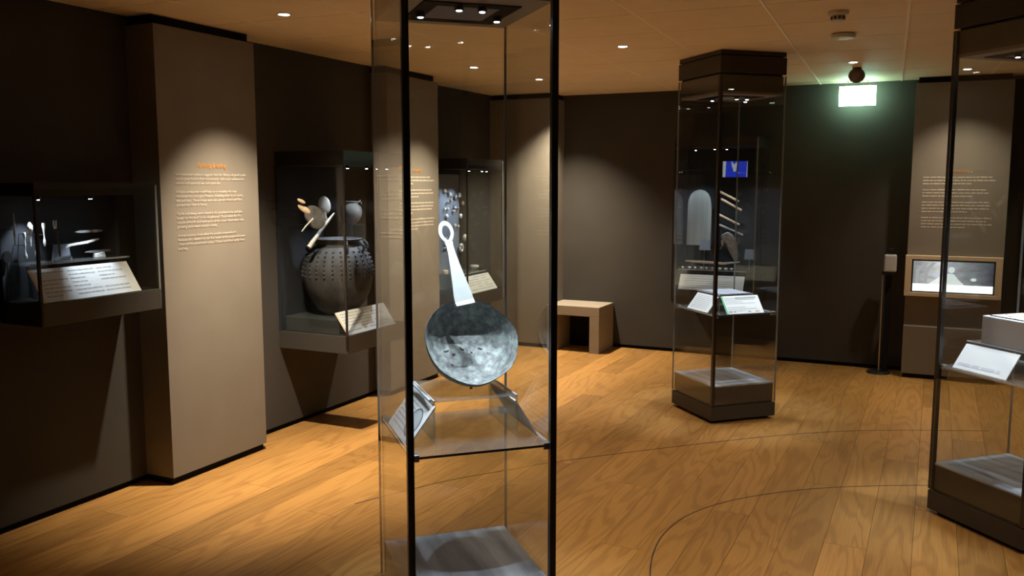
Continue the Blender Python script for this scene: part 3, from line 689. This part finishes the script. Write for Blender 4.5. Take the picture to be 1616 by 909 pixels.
# ---- case 3: bones on a board
t = thing('mount_board', 'tall blue-grey board carrying small pale bones', 'board', W(6.82, -4.065, .677), LEFT)
box(0, .52, -.012, .012, 0, 1.05).build('board', M_slate, t)
rg = random.Random(12)
items = [((703, 301), .018, M_tan), ((711, 306), .020, M_bone), ((720, 311), .022, M_clay2), ((726, 308), .024, M_bone), ((713, 316), .012, M_tan), ((731, 321), .019, M_tan), ((707, 320), .013, M_clay2),
         ((703, 330), .012, M_bone), ((708, 330), .012, M_bone), ((719, 328), .015, M_bone), ((724, 329), .011, M_tan), ((717, 333), .012, M_bone), ((706, 341), .018, M_bone), ((728, 341), .018, M_bone), ((719, 356), .014, M_bone), ((724, 357), .012, M_tan)]
TEETH = ['tan tooth at the top left', 'white tooth second from left in the top row', 'grey tooth in the middle of the top row', 'large white tooth at the top right', 'tiny tan tooth just under the top row', 'tan tooth at the right, below the large white one', 'small grey tooth at the left, below the tan one',
  'small white tooth at the far left, halfway down', 'small white tooth next to the far left one, halfway down', 'white tooth in the middle, halfway down', 'small tan tooth touching the white one in the middle', 'small white tooth just below the middle pair', 'white tooth at the lower left', 'white tooth at the lower right', 'slim white tooth beside the handle loop', 'slim tan tooth beside the handle loop']
for i, (px, r_, m_) in enumerate(items):
    s_, z_ = onN(px[0], px[1], -4.03)
    o = MB().blob((0, 0, 0), (r_, .014, r_ * rg.uniform(.9, 1.3)), 10, .12, rg).build('animal_tooth', m_, smooth=True, loc=W(s_, -4.035, z_), rotz=LEFT)
    g = {M_bone: 'pale', M_tan: 'tan', M_clay2: 'grey'}[m_]
    tag(o, TEETH[i] + ' on the blue-grey board', 'tooth', 'small teeth on the blue-grey board')
t = thing('bone_vertebra', 'round white bone low on the blue-grey board, beside the pan handle', 'bone', W(onN(734, 375, -4.03)[0], -4.03, onN(734, 375, -4.03)[1]), LEFT)
MB().blob((0, 0, 0), (.034, .02, .034), 14, .1, rg).build('body', M_bone, t, smooth=True)
s_, z_ = onN(728, 391, -4.03); t = thing('bone_ring', 'white bone ring with a dark hole, lowest on the blue-grey board', 'bone', W(s_, -4.03, z_), LEFT)
m = MB(); m.tube([(.026 * cos(2 * pi * j / 16), 0, .03 * sin(2 * pi * j / 16)) for j in range(17)], .013, 8); m.build('ring', M_bone, t, smooth=True)
for y_, w_ in ((376, 'uppermost'), (383, 'middle'), (391, 'lowest')):
    s_, z_ = onN(706, y_, -4.02); o = MB().tube([(-.03, 0, 0), (.035, 0, 0)], .004, 8).build('bone_needle', M_bone, loc=W(s_, -4.04, z_), rotz=LEFT); tag(o, w_ + ' of three short white needles left of the pan handle', 'needle')
for x_, ww, lb in ((703, .06, 'white ridged bone lying on the riser left of the pan handle'), (744, .10, 'pale round bone dish on the riser right of the pan handle')):
    s_, _ = onN(x_, 420, -3.93); t = thing('bone_piece', lb, 'bone', W(s_ + (.06 if x_ > 740 else 0), -3.93, .8405), LEFT)
    MB().lathe([(.001, 0), (ww * .35, 0), (ww * .45, .02), (ww * .4, .035), (ww * .3, .03)], 16).build('body', M_bone, t, smooth=True)
# ---- case 4: sticks, pale cloth, axe, small screen
SE = 8.26
def E(px, s=SE): n_, z_ = onS(px[0], px[1], s); return n_, z_
def onend(name, label, cat, px, s, build, group=None, pin=True):
    n_, z_ = E(px, s); t = thing(name, label, cat, W(s, n_, z_), ROOM, group); build(t)
    if pin: box(-.002, .002, .004, 8.41 - s, -.002, .002).build('mount_pin', M_iron, t)
    return t
for i, (a, b, m_, lb) in enumerate([((1133, 301), (1166, 318), M_tan, 'topmost slanting stick'), ((1138, 314), (1170, 332), M_tan, 'second slanting stick from the top'), ((1131, 337), (1167, 355), M_tan, 'third slanting stick from the top'), ((1133, 354), (1172, 371), M_grey, 'greyish slanting stick, lowest of four')]):
    (n0, z0), (n1, z1) = E(a), E(b)
    def bld(t, n0=n0, n1=n1, z0=z0, z1=z1, m_=m_):
        dx, dz = (n1 - n0) / 2, (z1 - z0) / 2
        MB().tube([(-dx, 0, -dz), (-dx * .8, 0, -dz * .8), (0, 0, 0), (dx * .9, 0, dz * .9), (dx, 0, dz)], [.009, .0125, .011, .011, .010], 10).build('shaft', m_, t, smooth=True)
    onend('wooden_stick', lb + ' in the middle-distance wall case', 'stick', ((a[0] + b[0]) / 2, (a[1] + b[1]) / 2), SE, bld)
def slabm(t):
    hh = .26; pts = [(-.115, -hh), (.11, -hh), (.112, .12)]
    for j in range(9): th = pi * j / 8; pts.append((.112 * cos(th) * .98, .12 + .14 * sin(th)))
    MB().prism(pts, -.015, .015).build('cloth', M_stone, t)
onend('pale_cloth_panel', 'tall pale grey round-topped cloth panel left of the slanting sticks', 'textile', (1104, 343), 8.30, slabm)
M_axe = mat('pitted_iron', (.34, .31, .29), .35, .4, noise=.35, nscale=40)
def axe(t):
    pts = [(-.06, .10), (-.01, .125), (.03, .10), (.065, .03), (.085, -.06), (.08, -.11), (.04, -.10), (.01, -.04), (-.02, .03), (-.055, .06)]
    MB().prism([(x * 1.15, z * 1.12) for x, z in pts], -.03, .03).build('blade', M_axe, t, bevel=.012); MB().tube([(-.06, 0, .06), (-.055, 0, .02), (-.075, 0, -.02)], .010, 8).build('stub', M_bone, t, smooth=True)
onend('iron_axe_head', 'dark curved iron axe head below the slanting sticks', 'axe', (1150, 390), 8.15, axe)
t = onend('long_knife', 'long thin grey blade lying across above the label card', 'blade', (1125, 414), 8.0, lambda t: MB().tube([(-.25, 0, .005), (-.1, 0, 0), (.1, 0, -.008), (.24, 0, .012)], [.006, .012, .012, .005], 8).build('blade', M_steel, t, smooth=True))
rg = random.Random(4)
t4 = thing('acrylic_riser', 'clear low riser behind the label in the case of sticks', 'riser', W(7.99, -2.12, .676), ROOM, 'clear acrylic risers')
box(0, .62, 0, .38, .182, .19).build('top', M_acryl, t4); box(0, .006, 0, .38, 0, .182).build('leg', M_acryl, t4); box(.614, .62, 0, .38, 0, .182).build('leg', M_acryl, t4); box(0, .62, -.001, 0, .182, .19).build('bright_edge', M_edge, t4)
for i in range(9):
    n_ = -2.08 + i * .055 + rg.uniform(-.01, .01); o = MB().blob((0, 0, .011), (rg.uniform(.010, .018), .012, .011), 8, .15, rg).build('small_bone', M_bone, smooth=True, loc=W(8.03, n_, .866), rotz=ROOM)
    tag(o, 'tiny pale bone, ' + ORD[i] + ' from the left in the row behind the middle-distance case', 'bone', 'tiny bones in a row')
for px, lb in (((1111, 387), 'small blank grey card on a stand left of the axe head'), ((1190, 402), 'small blank grey card near the right side of the case of sticks')):
    n_, z_ = E(px, 8.1); n_ = min(n_, -1.50)
    t = thing('small_card', lb, 'label', W(8.1, n_, .8665 if n_ < -1.52 else .8665), ROOM); h = z_ - .8665
    MB().add([(-.045, 0, h - .045), (.06, 0, h - .045), (.05, .02, h + .045), (-.04, .02, h + .045), (-.045, .004, h - .045), (.06, .004, h - .045), (.05, .024, h + .045), (-.04, .024, h + .045)],
             [(0, 1, 2, 3), (7, 6, 5, 4), (0, 4, 5, 1), (1, 5, 6, 2), (2, 6, 7, 3), (3, 7, 4, 0)]).build('card', M_slate, t)
    box(0, .004, .004, .008, 0, h - .04).build('stem', M_alu, t)
M_blue = mat('blue_screen', (.02, .03, .3), .3, emit=(.012, .030, .42), es=1.0); M_pale = mat('pale_screen_figure', (.3, .3, .3), .3, emit=(.42, .46, .48), es=.7)
def scr(t):
    box(-.118, .118, 0, .02, -.078, .078).build('casing', M_blackpl, t); box(-.112, .112, -.001, 0, -.072, .072).build('display', M_blue, t)
    MB().prism([(-.03, .072), (-.012, .045), (0, .05), (.018, .072), (.03, .072), (.012, .02), (.01, -.02), (-.012, -.024), (-.018, .0), (-.03, .03), (-.035, .072)][::-1], -.002, -.001).build('figure', M_pale, t)
    MB().prism([(-.112, -.072), (-.088, -.072), (-.082, .072), (-.112, .072)], -.002, -.001).build('side_band', M_pale, t)
    MB().prism([(.104, -.072), (.112, -.072), (.112, .072), (.108, .072)], -.002, -.001).build('side_band', M_pale, t)
onend('small_blue_screen', 'small lit blue screen with a pale figure above the slanting sticks', 'screen', (1160, 267), 8.30, scr)

# ================================================================== BENCH
b = thing('bench', 'short taupe box bench against the far wall beside the lit panel', 'bench', W(8.0, -3.43), ROOM)
M_bench = mat('bench_taupe', (.30, .26, .21), .7, noise=.04, nscale=6)
box(0, .545, 0, .42, .36, .455).build('seat', M_bench, b, bevel=.003); box(0, .10, 0, .42, 0, .36).build('leg', M_bench, b, bevel=.003); box(.445, .545, 0, .42, 0, .36).build('leg', M_bench, b, bevel=.003)
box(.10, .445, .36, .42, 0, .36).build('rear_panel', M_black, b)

# ================================================================== VIDEO SCREEN
v = thing('video_screen', 'wide video screen in a beige surround below the right-hand text panel', 'screen', W(8.218, -.215, .70), ROOM)
fr = MB(); w_, h_ = .725, .345; d_ = .05
fr.box(0, w_, -d_, 0, 0, .034).box(0, w_, -d_, 0, h_ - .034, h_).box(0, .05, -d_, 0, .034, h_ - .034).box(w_ - .05, w_, -d_, 0, .034, h_ - .034); fr.build('surround', M_bezel, v, bevel=.003)
box(.05, w_ - .05, -d_ + .012, 0, .034, h_ - .034).build('bezel', M_blackpl, v)
def display_mat():
    m = bpy.data.materials.new('video_image'); N, L = nodes(m); b_ = N['Principled BSDF']; tc = N.new('ShaderNodeTexCoord')
    n1 = N.new('ShaderNodeTexNoise'); n1.inputs['Scale'].default_value = 7; n1.inputs['Detail'].default_value = 3; L.new(tc.outputs['Generated'], n1.inputs['Vector'])
    sp = N.new('ShaderNodeSeparateXYZ'); L.new(tc.outputs['Generated'], sp.inputs[0])
    g = N.new('ShaderNodeValToRGB'); e = g.color_ramp.elements; e[0].position = 0; e[0].color = (.20, .22, .24, 1); e[1].position = 1; e[1].color = (.02, .03, .06, 1)
    x = e.new(.35); x.color = (.50, .55, .56, 1); x = e.new(.62); x.color = (.22, .27, .30, 1); x = e.new(.85); x.color = (.10, .13, .17, 1); L.new(sp.outputs[0], g.inputs['Fac'])
    mx = N.new('ShaderNodeMix'); mx.data_type = 'RGBA'; mx.blend_type = 'OVERLAY'; mx.inputs[0].default_value = .9; L.new(g.outputs['Color'], mx.inputs[6]); L.new(n1.outputs['Color'], mx.inputs[7])
    hs = N.new('ShaderNodeHueSaturation'); hs.inputs['Saturation'].default_value = .4; L.new(mx.outputs[2], hs.inputs['Color'])
    b_.inputs['Base Color'].default_value = (.01, .01, .012, 1); L.new(hs.outputs[0], b_.inputs['Emission Color']); b_.inputs['Emission Strength'].default_value = 1.05; return m
x0, x1, z0, z1 = .063, w_ - .063, .046, h_ - .046; yy = -d_ + .012
box(x0, x1, yy - .002, yy, z0, z1).build('display', display_mat(), v)
M_scrw = mat('screen_white', (.5, .5, .5), .3, emit=(.92, 1, 1), es=1.4); M_scrp = mat('screen_pale', (.4, .4, .4), .3, emit=(.80, .92, .92), es=.9); M_scrg = mat('screen_grey', (.2, .2, .2), .3, emit=(.40, .44, .46), es=.75)
box(x0, x1, yy - .003, yy - .002, z0, z0 + .062).build('table_on_screen', M_scrw, v)
cx = x0 + .29
MB().prism([(cx - .17, z0 + .062), (cx + .10, z0 + .062), (cx + .055, z0 + .105), (cx + .02, z0 + .15), (cx - .02, z0 + .155), (cx - .08, z0 + .13)], yy - .003, yy - .002).build('figure_body_on_screen', M_scrp, v)
MB().prism([(cx + .0 + .024 * cos(2 * pi * j / 16), z0 + .185 + .026 * sin(2 * pi * j / 16)) for j in range(16)], yy - .004, yy - .002).build('figure_head_on_screen', M_scrp, v)
MB().prism([(cx + .165 + .022 * cos(2 * pi * j / 12), z0 + .11 + .013 * sin(2 * pi * j / 12)) for j in range(12)], yy - .004, yy - .002).build('hand_on_screen', M_scrp, v)
for a_, b_ in ((.02, .12), (.085, .17)):
    MB().prism([(x0 + a_, z0 + .062), (x0 + a_ + .022, z0 + .062), (x0 + a_ + .03, z0 + .17), (x0 + b_, z0 + .24), (x0 + b_ - .03, z0 + .24), (x0 + a_, z0 + .18)], yy - .0035, yy - .002).build('curtain_fold_on_screen', M_scrg, v)

# ================================================================== SANITISER STAND
bp = onZ(1386, 588); t = thing('sanitiser_stand', 'thin floor stand with a clear dispenser left of the video screen', 'dispenser', (bp.x, bp.y, 0), ROOM)
MB().lathe([(.10, 0), (.10, .006), (.095, .012), (.01, .014)], 32).build('base_disc', M_blackpl, t, smooth=True)
MB().tube([(0, 0, .012), (0, 0, .86)], .005, 10).build('pole', M_alu, t, smooth=True)
box(.02, .07, .012, .03, .012, .86).build('back_plate', M_black, t); box(-.01, .085, -.01, .04, .86, .89).build('bracket', M_blackpl, t)
M_bottle = mat('clear_bottle_plastic', (.45, .47, .50), .15)
MB().box(.005, .105, -.045, .03, .89, 1.04).build('bottle', M_bottle, t, bevel=.014); MB().lathe([(.012, 0), (.012, .03), (.022, .032), (.022, .05), (.01, .055)], 16, (.055, -.01, 1.04)).build('pump', M_blackpl, t, smooth=True)

# ================================================================== CEILING FITTINGS
def downlight(label, s, n, target, watts, ang=100, blend=.9, group='small round ceiling downlights', extra=None, col=WARM, size=.03):
    t = thing('ceiling_light', label, 'ceiling light', W(s, n, H - .004), ROOM, group)
    MB().lathe([(.030, .0), (.040, .0), (.040, .0035), (.030, .0035)], 28, closed=True).build('trim_ring', M_white, t, smooth=True)
    MB().lathe([(.026, .001), (.027, .003)], 24).build('lens', M_lamp, t)
    d = W(*target) - W(s, n, H - .004); d.rotate(Euler((0, 0, A)))
    spot('beam', t, (0, 0, -.006), Vector((0, 0, -.006)) + d, watts, col, ang, blend, size)
    if extra: spot('beam_core', t, (0, 0, -.007), Vector((0, 0, -.007)) + d, extra, col, 50, 1, size)
    return t
downlight('ceiling downlight above the nearest text panel at the left', 3.77, -3.11, (4.10, -3.50, 0), PANEL_W * 1.1, 78, 1.0, extra=40)
downlight('ceiling downlight seen through the middle of the nearest glass case', 6.08, -3.22, (6.2, -3.55, 0), PANEL_W, 80, 1.0, extra=30)
downlight('ceiling downlight low by the nearest case, next to the far corner', 7.77, -3.27, (7.8, -3.3, 0), PANEL_W * 1.0, 100, 1.0)
downlight('ceiling downlight just left of the far corner light', 7.01, -3.09, (6.9, -2.8, 0), FLOOR_W * .12, 62, .9)
downlight('ceiling downlight between the nearest and middle-distance cases', 5.57, -1.87, (5.4, -1.75, 0), FLOOR_W * .8, 64, .9)
downlight('ceiling downlight above the dark globe by the lit sign', 7.01, -.60, (6.8, -.45, 0), FLOOR_W * .5, 72, .9)
downlight('ceiling downlight seen through the glass case at the right edge', 7.80, .16, (7.95, .16, 0), PANEL_W * .20, 100, 1.0)
# further lamps of the same kind, outside the frame
for s, n, tg, w_, a_, lb in ((3.3, -1.9, (3.9, -2.3, 0), 0.35, 62, 'above the floor before the nearest text panel'), (3.2, -.6, (3.9, -.9, 0), 1.5, 68, 'above the nearest glass case'), (3.2, 1.0, (4.3, .0, 0), 1.0, 68, 'in front of the right-edge case'), (5.4, 1.2, (6.2, -.1, 0), 1.3, 68, 'behind the right-edge case'), (1.2, -1.0, (1.8, -1.0, 0), .2, 70, 'above the camera'), (7.0, 1.6, (6.9, 1.2, 0), .3, 70, 'in the far right corner')):
    downlight('ceiling downlight out of frame, ' + lb, s, n, tg, FLOOR_W * w_, a_, .8, 'ceiling downlights outside the frame')
# smoke detector, round disc sensor, dark globe
p = onZ(1323, 18, H); t = thing('smoke_detector', 'slotted round smoke detector on the ceiling above the lit sign', 'smoke detector', p, ROOM)
MB().lathe([(.052, 0), (.052, -.014), (.046, -.020), (.001, -.020)][::-1], 32).build('base', M_white, t, smooth=True)
MB().lathe([(.034, -.018), (.034, -.046), (.026, -.052), (.001, -.052)][::-1], 28).build('chamber', M_white, t, smooth=True)
for j in range(10):
    a = 2 * pi * j / 10; box(.0335, .0355, -.006, .006, -.042, -.026).xf(Matrix.Rotation(a, 4, 'Z')).build('slot', M_blackpl, t)
p = onZ(1330, 53, H); t = thing('round_sensor', 'shallow round disc on the ceiling below the smoke detector', 'sensor', p, ROOM)
MB().lathe([(.001, -.032), (.066, -.030), (.072, -.024), (.072, -.010), (.060, 0), (.001, 0)], 36).build('disc', M_white, t, smooth=True)
p = W(7.35, -.60, H); t = thing('dark_globe', 'brown round globe hanging from the ceiling just above the lit sign', 'globe', p, ROOM)
M_globe = mat('brown_globe', (.10, .065, .04), .5)
MB().blob((0, 0, -.060), (.060, .060, .056), 28).build('globe', M_globe, t, smooth=True); MB().lathe([(.014, -.03), (.03, -.01), (.034, 0)], 20).build('neck', M_globe, t, smooth=True)
# lit exit sign
M_sign = mat('lit_sign_face', (.9, 1, .95), .4, emit=(.52, 1, .72), es=20)
M_signlet = mat('sign_lettering', (.3, .5, .4), .5, emit=(.55, .80, .72), es=1.0)
t = thing('exit_sign', 'glowing white-green exit sign hanging from the ceiling before the end wall', 'sign', W(8.30, -.665, 2.31), ROOM)
box(-.148, .148, -.012, .012, 0, .165).build('lit_panel', M_sign, t)
box(-.098, .098, -.016, .016, .170, .182).build('top_rail', M_taupe, t); box(-.09, .09, -.006, .006, .165, .170).build('clamp', M_alu, t)
for x in (-.08, .08): box(x - .004, x + .004, -.004, .004, .182, .21).build('hanger', M_alu, t)
text_obj('lettering', 'Exit', .036, M_signlet, t, (-.118, -.0130, .026), width=.060); text_obj('lettering', 'Amach', .044, M_signlet, t, (-.040, -.0130, .028), width=.100)
l = bpy.data.lights.new('sign_glow', 'AREA'); l.energy = .0; bpy.data.lights.remove(l)
